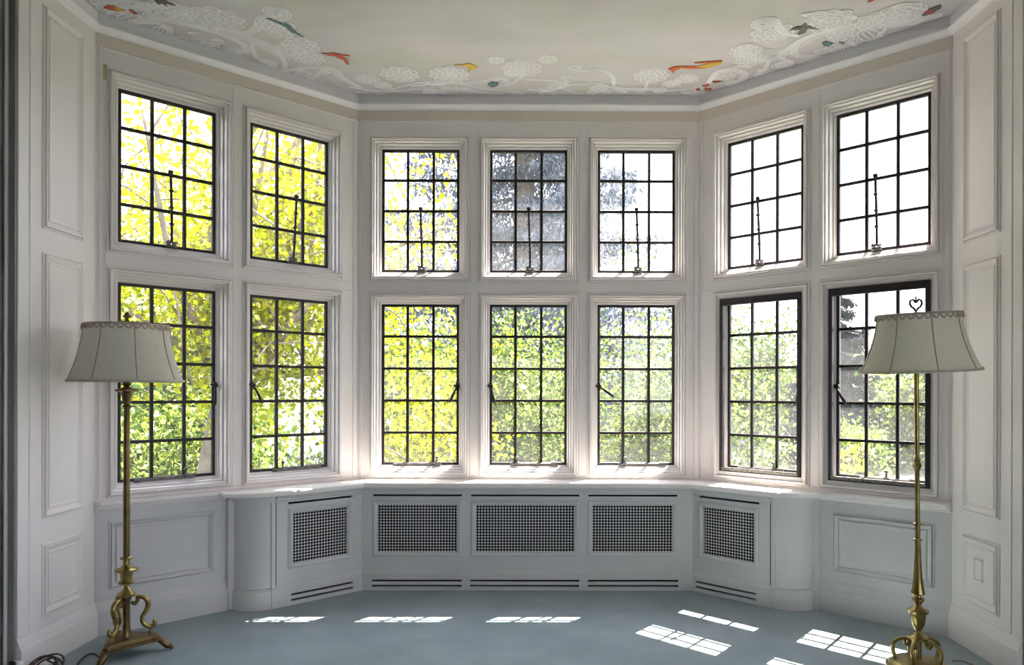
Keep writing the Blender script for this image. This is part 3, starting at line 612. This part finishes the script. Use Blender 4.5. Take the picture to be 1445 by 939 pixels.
bird([('yellow', [(984, 93.5), (1002, 89), (1018, 85), (1019, 88), (1010, 92), (997, 95.5)]), ('orange', [(943, 97), (951, 93.5), (962, 93), (986, 93.6), (997, 95.5), (975, 96.5), (962, 95.5), (952, 99), (950, 103), (947, 99)]), ('orange', [(980, 88), (996, 86.5), (1019, 85), (1008, 88), (996, 88.5)])], 'painted orange and yellow bird with a forked tail')
bird([('grey', [(1113, 42), (1124, 37), (1131, 37), (1135.5, 31.5), (1141, 36), (1156, 41), (1140, 39.5), (1137, 45), (1128, 49), (1125, 48.5), (1130, 41)])], 'painted dark grey bird in flight')
bird([('red', [(982, 125), (988, 124.5), (988, 127), (982, 127)]), ('red', [(991, 121), (999, 117), (1002, 119), (996, 122.5)]), ('red', [(994, 125), (1004, 124.5), (1004, 127), (995, 127)]), ('red', [(1005, 114.5), (1020, 113.5), (1010, 116)])], 'painted red bird behind the scrollwork')
bird([('red', [(146, 10), (152, 6.5), (161, 8), (170, 12), (177, 14), (165, 15), (154, 13)]), ('yellow', [(160, 8.5), (172, 12), (178, 14.5), (166, 14.5)])], 'painted red and ochre bird in the corner')
bird([('red', [(181, 12), (189, 15), (194, 19), (190, 19.5), (184, 16)])], 'small painted red bird')
bird([('grey', [(218, 0.5), (224, -2), (236, 1), (248, 7.5), (234, 4), (237, 9), (228, 4), (224, 6)])], 'painted brown bird at the edge')
bird([('grey', [(1300, 20), (1312, 12), (1328, 6), (1329, 10), (1316, 18), (1303, 22)]), ('red', [(1304, 16), (1312, 12.5), (1318, 15), (1308, 18.5)])], 'painted dark bird with a red breast')
bird([('red', [(1224, 2.5), (1230, -1), (1234, -.5), (1228, 2)])], 'painted red wing tip')
bird([('teal', [(1160, 60), (1168, 57), (1175, 61), (1170, 65), (1162, 64)]), ('teal', [(1184, 59), (1192, 59), (1190, 62)])], 'painted blue bird among the scrolls')

# ------------------------------------------------------------------ floor lamps
def shade(root, zb, zt, rb, rt, tilt, seams, ztip, sx=1.0):
    e = empty('lamp_shade', (0, 0, zb), 0, root); e.rotation_euler = tilt
    H = zt - zb; N = 64; n_ = 10
    prof = [(rt + (rb - rt) * ((1 - q / n_) ** 1.75 * .92 + (1 - q / n_) * .08), H * q / n_) for q in range(n_ + 1)]
    mb = MB(); rs = [[(r * math.cos(2 * PI * j / N), r * math.sin(2 * PI * j / N), z) for j in range(N)] for r, z in prof]
    mb.rings(rs, cap0=False, cap1=False); mb.build('shade_fabric', M['shade'], e, smooth=True)
    for j in range(seams):
        a_ = 2 * PI * j / seams + .32; mb = MB(); mb.tube([((r + .001) * math.cos(a_), (r + .001) * math.sin(a_), z) for r, z in prof], .0022, 6); mb.build('seam', M['seam'], e)
    mb = MB(); mb.tube([((rb + .001) * math.cos(2 * PI * j / N), (rb + .001) * math.sin(2 * PI * j / N), .003) for j in range(N + 1)], .005, 6, flat=1.4); mb.build('lower_binding', M['shade'], e)
    mb = MB(); mb.tube([((rt + .002) * math.cos(2 * PI * j / N), (rt + .002) * math.sin(2 * PI * j / N), H - .002) for j in range(N + 1)], .0055, 6)
    nl = 34
    for j in range(nl):      # looped braid hanging from the top edge
        P = []
        for q in range(9):
            a_ = 2 * PI * (j + q / 8) / nl; z = H - .004 - .020 * math.sin(PI * q / 8); r = rt + .004 + (rb - rt) * .05 * math.sin(PI * q / 8); P.append((r * math.cos(a_), r * math.sin(a_), z))
        mb.tube(P, .0038, 5)
    mb.build('braid_trim', M['braid'], e)
    mb = MB()
    for j in range(3): a_ = 2 * PI * j / 3; mb.tube([(0, 0, H - .02), (rt * math.cos(a_), rt * math.sin(a_), H - .004)], .0025, 6)
    mb.build('spider', M['brassdark'], e)
    return e
def smooth_tube(mb, pts, rad, seg=8, n_=4):
    mb.tube([p[:3] for p in spline([(*p, r) for p, r in zip(pts, rad)], n_)], [p[3] for p in spline([(*p, r) for p, r in zip(pts, rad)], n_)], seg)
def paw(mb, x, y, ang, L_):
    c, s = math.cos(ang), math.sin(ang)
    mb.tube([(x, y, .052), (x + c * L_ * .35, y + s * L_ * .35, .040), (x + c * L_ * .7, y + s * L_ * .7, .020), (x + c * L_, y + s * L_, .011)], [.013, .016, .016, .010], 8)
    for q in (-.35, 0, .35): a_ = ang + q; mb.tube([(x + c * L_ * .7, y + s * L_ * .7, .016), (x + c * L_ * .75 + math.cos(a_) * L_ * .42, y + s * L_ * .75 + math.sin(a_) * L_ * .42, .008)], [.009, .0065], 6)
# lamp with the level shade, triangular base
LX, LY = -1.874, -1.390; K = .003358
Zl = lambda y: 1.2493 - (y - 551.67) * K
lamp = empty('floor_lamp', (LX, LY, 0)); tag(lamp, 'aged brass floor lamp on a three-cornered base with a level cream bell shade', 'lamp')
aF = [math.radians(-92), math.radians(18)]
a0 = (aF[0] + aF[1]) / 2; ANG = [a0 - PI / 3, a0 + PI / 3, a0 + PI]
def tri(r, cut):
    P = []
    for a_ in ANG:
        for s in (-1, 1): P.append((r * math.cos(a_) - s * cut * -math.sin(a_) * -1, r * math.sin(a_) + s * cut * math.cos(a_) * 1))
    P.sort(key=lambda p: math.atan2(p[1], p[0])); return P
mb = MB(); mb.rings([[(x, y, z) for x, y in tri(r, c)] for r, c, z in ((.150, .012, .048), (.158, .014, .050), (.158, .014, .056), (.144, .012, .060), (.144, .012, .068), (.130, .014, .078), (.126, .014, .084))]); mb.build('base', M['brassdark'], lamp)
for a_ in ANG:
    mb = MB(); paw(mb, .135 * math.cos(a_), .135 * math.sin(a_), a_, .055); mb.build('foot', M['brassdark'], lamp, smooth=True)
    c, s = math.cos(a_), math.sin(a_); q = lambda r, z: (r * c, r * s, z)
    zt = Zl(846)
    mb = MB(); smooth_tube(mb, [q(.020, zt - .015), q(.034, zt - .026), q(.046, zt - .012), q(.048, zt + .004), q(.060, zt + .004), q(.080, zt - .004), q(.092, zt - .030), q(.086, zt - .060), q(.070, zt - .085), q(.066, zt - .105), q(.076, zt - .128), q(.098, zt - .142), q(.116, zt - .136), q(.121, zt - .122), q(.112, zt - .114)],
                       [.006, .010, .009, .010, .011, .012, .012, .011, .010, .010, .011, .011, .010, .008, .006], 8)
    mb.build('scroll_leg', M['brass'], lamp, smooth=True)
    mb = MB(); mb.lathe([(.006, .082), (.008, .092), (.005, zt - .145)], 8, .100 * c, .100 * s); mb.build('leg_peg', M['brass'], lamp)
h = lambda w, y: (w * K / 2, Zl(y))
mb = MB(); mb.lathe([(.024, .080), (.022, .092), h(11, 893), h(9.5, 880), h(9.5, 850), h(13, 846), h(13, 843)], 20); mb.build('column', M['brassdark'], lamp, auto=40)
mb = MB(); mb.lathe([h(10, 843), h(24, 842), h(25, 839), h(18, 836), h(10, 832), h(7, 829), h(8, 826), h(20, 824.5), h(21, 822), h(14, 820), h(15, 815), h(17, 808), h(30, 806.5), h(31, 804), h(16, 802), h(9, 798), h(8, 791), h(16, 789.5), h(16, 787.5), h(8, 786)], 24); mb.build('turned_stem', M['brass'], lamp, auto=35)
mb = MB(); mb.lathe([h(8.5, 788), h(9, 740), h(8.5, 660), h(8, 600), h(8, 578), h(12, 575), h(8, 572), h(11, 566), h(15, 556), h(30, 553.5), h(30, 551.5), h(14, 549), h(7, 547), h(12, 543.5), h(8, 541), h(4, 539), (.006, Zl(500)), (.005, Zl(458))], 20); mb.build('pole', M['brassdark'], lamp, auto=35)
sh = shade(lamp, Zl(540), Zl(461), .243, .179, (0, .0, .35), 8, 0)
mb = MB(); mb.lathe([(.002, Zl(457)), (.010, Zl(454)), (.006, Zl(451)), (.020, Zl(449)), (.012, Zl(446)), (.003, Zl(442))], 14); mb.build('finial', M['brassdark'], lamp, auto=40)
# lamp with the tilted shade, round base
LX2, LY2 = 1.750, -1.652; K2 = .003118
Zr = lambda y: 1.2493 - (y - 551.67) * K2
lamp2 = empty('floor_lamp', (LX2, LY2, 0)); tag(lamp2, 'polished brass floor lamp with a round base and a tilted cream shade', 'lamp')
h = lambda w, y: (w * K2 / 2, Zr(y))
mb = MB(); mb.lathe([(.118, .022), (.130, .026), (.136, .034), (.134, .042), (.122, .048), (.120, .052), (.108, .058), (.104, .064), (.060, .070), (.020, .072)], 40); mb.build('base', M['brass'], lamp2, auto=35)
for j in range(4):
    a_ = PI / 4 + j * PI / 2; mb = MB(); mb.lathe([(.012, 0), (.018, .006), (.018, .014), (.010, .026)], 12, .108 * math.cos(a_), .108 * math.sin(a_)); mb.build('foot', M['brassdark'], lamp2, auto=40)
zt = Zr(902)
for j in range(5):
    a_ = .25 + 2 * PI * j / 5; c, s = math.cos(a_), math.sin(a_); q = lambda r, z: (r * c, r * s, z)
    mb = MB(); smooth_tube(mb, [q(.030, zt - .004), q(.038, zt - .022), q(.052, zt - .024), q(.056, zt - .008), q(.046, zt + .000), q(.060, zt - .000), q(.085, zt - .010), q(.102, zt - .028), q(.104, zt - .050), q(.094, .070), q(.084, .066)],
                       [.006, .008, .008, .007, .007, .0085, .009, .009, .009, .008, .005], 8); mb.build('curled_leg', M['brass'], lamp2, smooth=True)
mb = MB(); mb.lathe([(.012, .068), (.014, zt - .02), h(10, 904), h(26, 902), h(26, 899), h(17, 896), h(8, 892), h(7, 889), h(11, 887), h(17, 880), h(20, 870), h(20, 866), h(27, 864.5), h(29, 861), h(24, 858.5), h(12, 856), h(7, 853), h(11, 850), h(16, 847), h(16, 844), h(9, 842), h(8, 840), h(17, 838.5), h(19, 836.5), h(15, 828), h(12, 815), h(9.5, 795), h(8, 775), h(7.4, 763), h(12, 762), h(12, 760), h(7, 759), h(7, 741), h(12, 740), h(12, 738), h(6.8, 737), h(6.4, 700), h(6.4, 664), h(8, 661), h(13, 656), h(8, 651), h(10, 648), h(6, 645), h(6.2, 600), h(6.6, 535), (.007, Zr(480)), (.006, Zr(436))], 24); mb.build('stem', M['brass'], lamp2, auto=35)
sh2 = shade(lamp2, Zr(522), Zr(442), .243, .169, (.035, -.050, .30), 8, 0); sh2.location.x = .014
mb = MB(); zf = Zr(437)
for s in (-1, 1): mb.tube([(s * .003, 0, zf), (s * .010, 0, zf + .010), (s * .020, 0, zf + .016), (s * .027, 0, zf + .030), (s * .024, 0, zf + .044), (s * .012, 0, zf + .048), (s * .004, 0, zf + .038), (0, 0, zf + .034)], .0052, 6)
mb.lathe([(.003, zf + .034), (.007, zf + .042), (.003, zf + .050), (.005, zf + .056), (.002, zf + .064)], 8); mb.build('crown_finial', M['iron'], lamp2)
lamp2.rotation_euler = (0, -.010, 0)

# ------------------------------------------------------------------ cords on the floor
def onfloor(x, y, z=0.006):
    u, v = x - PX, y - PY; u, v = u + ROLL * v, v - ROLL * u
    t_ = (CAM.z - z) / (v / FPX); return Vector((CAM.x + (u / FPX + YAW) * t_, CAM.y + (1 - YAW * u / FPX) * t_, z))
CO = Vector((-2.065, -1.69, 0)); cr_ = empty('lamp_cord', CO); tag(cr_, 'coiled dark lamp cord with a black plug lying by the white reveal baseboard', 'cord')
mb = MB(); P = []
for j in range(120):
    a_ = j / 119 * 2 * PI * 4.3; r = .056 + .016 * math.sin(a_ * .37 + 1); P.append((.008 * math.sin(j * .11) + r * math.cos(a_), .008 * math.cos(j * .17) + r * .75 * math.sin(a_), .045 + .034 * math.sin(a_ + .5 * math.sin(a_ * .3)) + .006 * math.sin(a_ * .61)))
mb.tube(P, .0042, 6)
Q = [P[-1]] + [tuple(onfloor(x, y) - CO) for x, y in ((104, 946), (111, 935), (121, 926), (132, 923), (143, 928), (152, 918), (168, 905))]
mb.tube(spline(Q, 6), .0036, 6); mb.tube(spline([P[0], (-.04, -.05, .07), (-.05, -.085, .06)], 6), .004, 6); mb.build('flex', M['cord'], cr_, smooth=True)
mb = MB(); mb.box(-.076, -.030, -.115, -.075, .0, .105, bev=.008); mb.build('plug', M['bead'], cr_)['label'] = 'pale plug body'
mb = MB(); mb.box(-.070, -.044, -.121, -.110, .012, .112, bev=.004); mb.build('plug_face', M['plug'], cr_)['label'] = 'black plug face'
mb = MB(); P = [tuple(onfloor(x, y)) for x, y in ((1344, 933), (1356, 933), (1366, 936), (1380, 942), (1400, 950))]; mb.tube(spline(P, 6), .0035, 6)
tag(mb.build('lamp_cord', M['tancord'], smooth=True), 'thin brown cord on the carpet behind the round lamp base', 'cord')

# ------------------------------------------------------------------ garden
GZ = -1.5
mb = MB(); mb.box(-160, 160, -120, 260, GZ - .3, GZ); tag(mb.build('ground', M['lawn']), 'garden lawn outside the windows', 'ground', kind='structure')
def leaves_mesh(name, pts, size, material, parent, droop=.0, wid=.36):
    """one foliage mesh; every leaf is a folded diamond of four triangles"""
    n_ = len(pts); P = np.asarray(pts); a_ = RNG.normal(size=(n_, 3)); a_[:, 2] -= droop; a_ /= np.linalg.norm(a_, axis=1)[:, None]
    r_ = RNG.normal(size=(n_, 3)); b_ = np.cross(a_, r_); b_ /= np.linalg.norm(b_, axis=1)[:, None]; c_ = np.cross(a_, b_)
    s = size * RNG.uniform(.6, 1.25, n_)[:, None]
    V = np.stack([P, P + a_ * s * .5 + b_ * s * wid + c_ * s * .08, P + a_ * s, P + a_ * s * .5 - b_ * s * wid + c_ * s * .08, ], 1).reshape(-1, 3)
    i = np.arange(n_)[:, None] * 4; F = np.concatenate([i + [0, 1, 2], i + [0, 2, 3]], 1).reshape(-1, 3)
    me = bpy.data.meshes.new(name); me.vertices.add(len(V)); me.vertices.foreach_set('co', V.ravel()); me.loops.add(F.size); me.loops.foreach_set('vertex_index', F.ravel().astype(np.int32))
    me.polygons.add(len(F)); me.polygons.foreach_set('loop_start', (np.arange(len(F)) * 3).astype(np.int32)); me.polygons.foreach_set('loop_total', np.full(len(F), 3, np.int32))
    me.materials.append(material); me.update(calc_edges=True); me.validate()
    o = bpy.data.objects.new(name, me); COL.objects.link(o); o.parent = parent; o['kind'] = 'stuff'; return o
def tree(name, label, base, crown, rad, nleaf, size, material, group=None, limbs=9, twigs=5, trunk_r=.12, seed=1, cat='tree', spread=.28, shell=.35, branch_mat='trunk', keep=None):
    rng = np.random.default_rng(seed); root = empty(name, base); tag(root, label, cat, group)
    base = np.array(base, float); C = np.array(crown, float) - base; R = np.array(rad, float)
    fork = np.array([C[0] * .35, C[1] * .35, max(.25, C[2] - R[2] * .85)])
    mb = MB(); tp = [(0, 0, -.1), tuple(fork * np.array([.3, .3, .45]) + rng.normal(size=3) * trunk_r * .5), tuple(fork)]; mb.tube(spline(tp, 4), [trunk_r * (1.2 - .45 * q / 8) for q in range(9)], 8)
    mb.build('trunk', M[branch_mat], root, smooth=True)
    pts = []; mb = MB(); sprays = []
    for i in range(limbs):
        d = rng.normal(size=3); d /= np.linalg.norm(d); rr = rng.uniform(shell, 1) ** .6; tgt = C + d * R * rr * .8
        mid = fork * .5 + tgt * .5 + rng.normal(size=3) * R * .12; L_ = spline([tuple(fork), tuple(mid), tuple(tgt)], 5)
        mb.tube(L_, [trunk_r * (.5 - .4 * q / (len(L_) - 1)) for q in range(len(L_))], 6)
        for j in range(twigs):
            s = np.array(L_[rng.integers(3, len(L_))]); d2 = rng.normal(size=3); d2 /= np.linalg.norm(d2); e_ = s + d2 * R * rng.uniform(.25, .6)
            q_ = (e_ - C) / R; nq = np.linalg.norm(q_)
            if nq > 1: e_ = C + q_ / nq * R
            m2 = (s + e_) / 2 + rng.normal(size=3) * R * .06; mb.tube(spline([tuple(s), tuple(m2), tuple(e_)], 3), [trunk_r * .11, trunk_r * .10, trunk_r * .09, trunk_r * .08, trunk_r * .07, trunk_r * .05, trunk_r * .035], 5)
            sprays.append((s, e_))
    mb.build('branches', M[branch_mat], root, smooth=True)['kind'] = 'stuff'
    per = nleaf // len(sprays)
    for s, e_ in sprays:
        t_ = rng.uniform(.15, 1.1, per)[:, None]; pts.append(s + (e_ - s) * t_ + rng.normal(size=(per, 3)) * R * spread * .5)
    pts = np.concatenate(pts)
    if keep is not None: pts = pts[keep(pts + base)]
    leaves_mesh('foliage', pts, size, material, root, .3); return root
def conifer(name, label, base, height, radius, tiers, material, size, group=None, seed=3, per=260, bare=.08):
    rng = np.random.default_rng(seed); root = empty(name, base); tag(root, label, 'tree', group)
    mb = MB(); mb.tube([(0, 0, -.1), (0, 0, height * .5), (0, 0, height)], [height * .018, height * .011, .01], 8); mb.build('trunk', M['trunk'], root, smooth=True)
    mb = MB(); pts = []
    for i in range(tiers):
        f = bare + (1 - bare) * i / tiers; z = height * f; r = radius * (1 - f) ** .8 * rng.uniform(.8, 1.1) + .1; nb = max(5, int(9 * (1 - f * .5)))
        for j in range(nb):
            a_ = 2 * PI * (j + rng.uniform(0, .8)) / nb; rr = r * rng.uniform(.7, 1.1); tip = (rr * math.cos(a_), rr * math.sin(a_), z - rr * .16 + rng.normal() * .1)
            mid = (rr * .55 * math.cos(a_), rr * .55 * math.sin(a_), z - rr * .16); mb.tube([(0, 0, z), mid, tip], [.05, .03, .012], 5)
            k = int(per * rr / radius) + 8; t_ = rng.uniform(.12, 1.03, k); w = .12 * rr * (1 - .55 * t_)
            X = np.stack([t_ * tip[0], t_ * tip[1], z + (tip[2] - z) * np.minimum(1, t_ * 1.6) + np.maximum(0, t_ - .7) * .4 * rr * .3], 1); sd = np.array([-math.sin(a_), math.cos(a_), 0])
            X += sd * (rng.normal(size=k) * w)[:, None]; X[:, 2] -= np.abs(rng.normal(size=k)) * .10 * rr * .7; pts.append(X)
    mb.build('branches', M['trunk'], root, smooth=True)['kind'] = 'stuff'; leaves_mesh('needles', np.concatenate(pts), size, material, root, 1.6, .13); return root

outside = lambda P: (P[:, 1] > .9)
tree('maple_tree', 'tall golden green maple with grey limbs outside the first two windows', (-4.3, 5.0, GZ), (-3.4, 4.6, 3.9), (2.9, 2.4, 2.9), 26000, .086, M['leaf_gold'], limbs=30, twigs=7, trunk_r=.15, seed=5, spread=.20, keep=lambda P: outside(P) & (P[:, 0] - .08 < -.085 * (P[:, 1] + 5)))
tree('added_shade_tree', 'unseen full crowned tree added left of the maple to shade the left windows', (-9.6, 2.2, GZ), (-9.6, 2.2, 4.2), (3.3, 3.0, 5.0), 16000, .22, M['leaf_green'], limbs=18, twigs=7, trunk_r=.25, seed=31, spread=.30)  # tree out of view, added to cut light through the left windows
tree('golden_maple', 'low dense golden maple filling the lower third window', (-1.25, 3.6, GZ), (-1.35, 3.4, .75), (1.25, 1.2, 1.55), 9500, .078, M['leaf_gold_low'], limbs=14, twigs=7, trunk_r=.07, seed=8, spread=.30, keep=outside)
conifer('spruce_tree', 'tall blue grey spruce against the white sky behind the middle windows', (-.5, 21, GZ), 27, 7.6, 24, M['needle'], .25, seed=4, per=1500)
tree('leafy_shrub', 'light green garden shrub with thin brown branches below the spruce', (-.5, 8.7, GZ), (-.5, 8.7, .85), (1.9, 1.6, 2.35), 26000, .085, M['leaf_lime'], 'green shrubs outside the lower windows', 16, 8, .07, 12, 'shrub', .30, keep=outside)
tree('leafy_shrub', 'green open branched shrub outside the lower fifth window', (1.75, 7.2, GZ), (1.75, 7.2, 1.0), (1.65, 1.3, 2.45), 20000, .075, M['leaf_lime'], 'green shrubs outside the lower windows', 15, 8, .07, 14, 'shrub', .30, keep=outside)
tree('leafy_shrub', 'pale green shrub on the far left lawn under the maple', (-5.6, 7.6, GZ), (-5.6, 7.6, .1), (2.6, 1.5, 1.9), 16000, .10, M['leaf_lime'], 'green shrubs outside the lower windows', 15, 8, .07, 16, 'shrub', .30, keep=outside)
tree('young_tree', 'slender lime leaved young tree outside the lower sixth window', (3.35, 6.2, GZ), (3.1, 6.0, .55), (.75, .8, 1.75), 3000, .075, M['leaf_lime'], limbs=10, twigs=6, trunk_r=.04, seed=21, spread=.32, keep=outside)
tree('sapling', 'small bright leafed sapling at the foot of the seventh window', (3.45, 3.5, GZ), (3.42, 3.5, .25), (.50, .5, .62), 420, .085, M['leaf_gold'], limbs=6, twigs=4, trunk_r=.025, seed=23, spread=.34)
conifer('dark_conifer', 'dark grey conifer standing far off behind the tilted lamp shade', (11.3, 24, GZ), 8.0, 2.7, 18, M['needle_dark'], .28, seed=9, per=420)
FARL = ['round green tree on the far slope in the sixth window', 'yellow green tree beside the dark conifer', 'broad green tree rising behind the low garden shrubs', 'bushy tree far behind the golden maple', 'low far tree behind the spruce trunk', 'wide far tree at the edge of the seventh window', 'small rounded far bush below the dark conifer', 'distant tree between the round tree and the yellow green tree']
FAR = [((10.4, 34), 3.0, 3.8, 'leaf_green', .30), ((13.6, 22.5), 2.5, 2.5, 'leaf_lime', .26), ((2.5, 33), 4.2, 3.0, 'leaf_green', .30), ((-12.0, 22), 4.0, 4.6, 'leaf_green', .30), ((-3.4, 13.6), 2.2, 2.0, 'leaf_green', .20), ((20.5, 26), 3.8, 3.6, 'leaf_far', .30), ((9.0, 17), 1.3, .8, 'leaf_lime', .18), ((17.2, 38), 3.6, 3.0, 'leaf_green', .32)]
for q, ((x, y), r, zc, mm, sz) in enumerate(FAR):
    tree('broadleaf_tree', FARL[q], (x, y, GZ), (x, y, zc - 1.2), (r, r, zc + .6 if zc > 1 else 1.0), 11000, sz * .72, M[mm], 'broadleaf trees across the garden', 12, 8, .16, 40 + q, spread=.34)
HL = ['behind the maple', 'behind the golden maple', 'straight behind the spruce', 'behind the fifth window shrub', 'behind the round slope tree', 'behind the dark conifer', 'at the far left end']
for q, (x, y, r, zc) in enumerate([(-26, 48, 7.5, 3.2), (-9, 56, 7.5, 3.0), (7, 58, 7.5, 2.4), (23, 58, 7.5, 2.6), (38, 52, 7, 3.0), (53, 55, 7.5, 3.2), (-42, 50, 8, 3.4)]):
    tree('hedge_tree', 'distant tree of the low green garden belt, ' + HL[q], (x, y, GZ), (x, y, zc - 1.5), (r, 3, zc + .6), 5200, .55, M['leaf_far'], 'trees of the far green belt', 12, 8, .2, 60 + q, spread=.34)
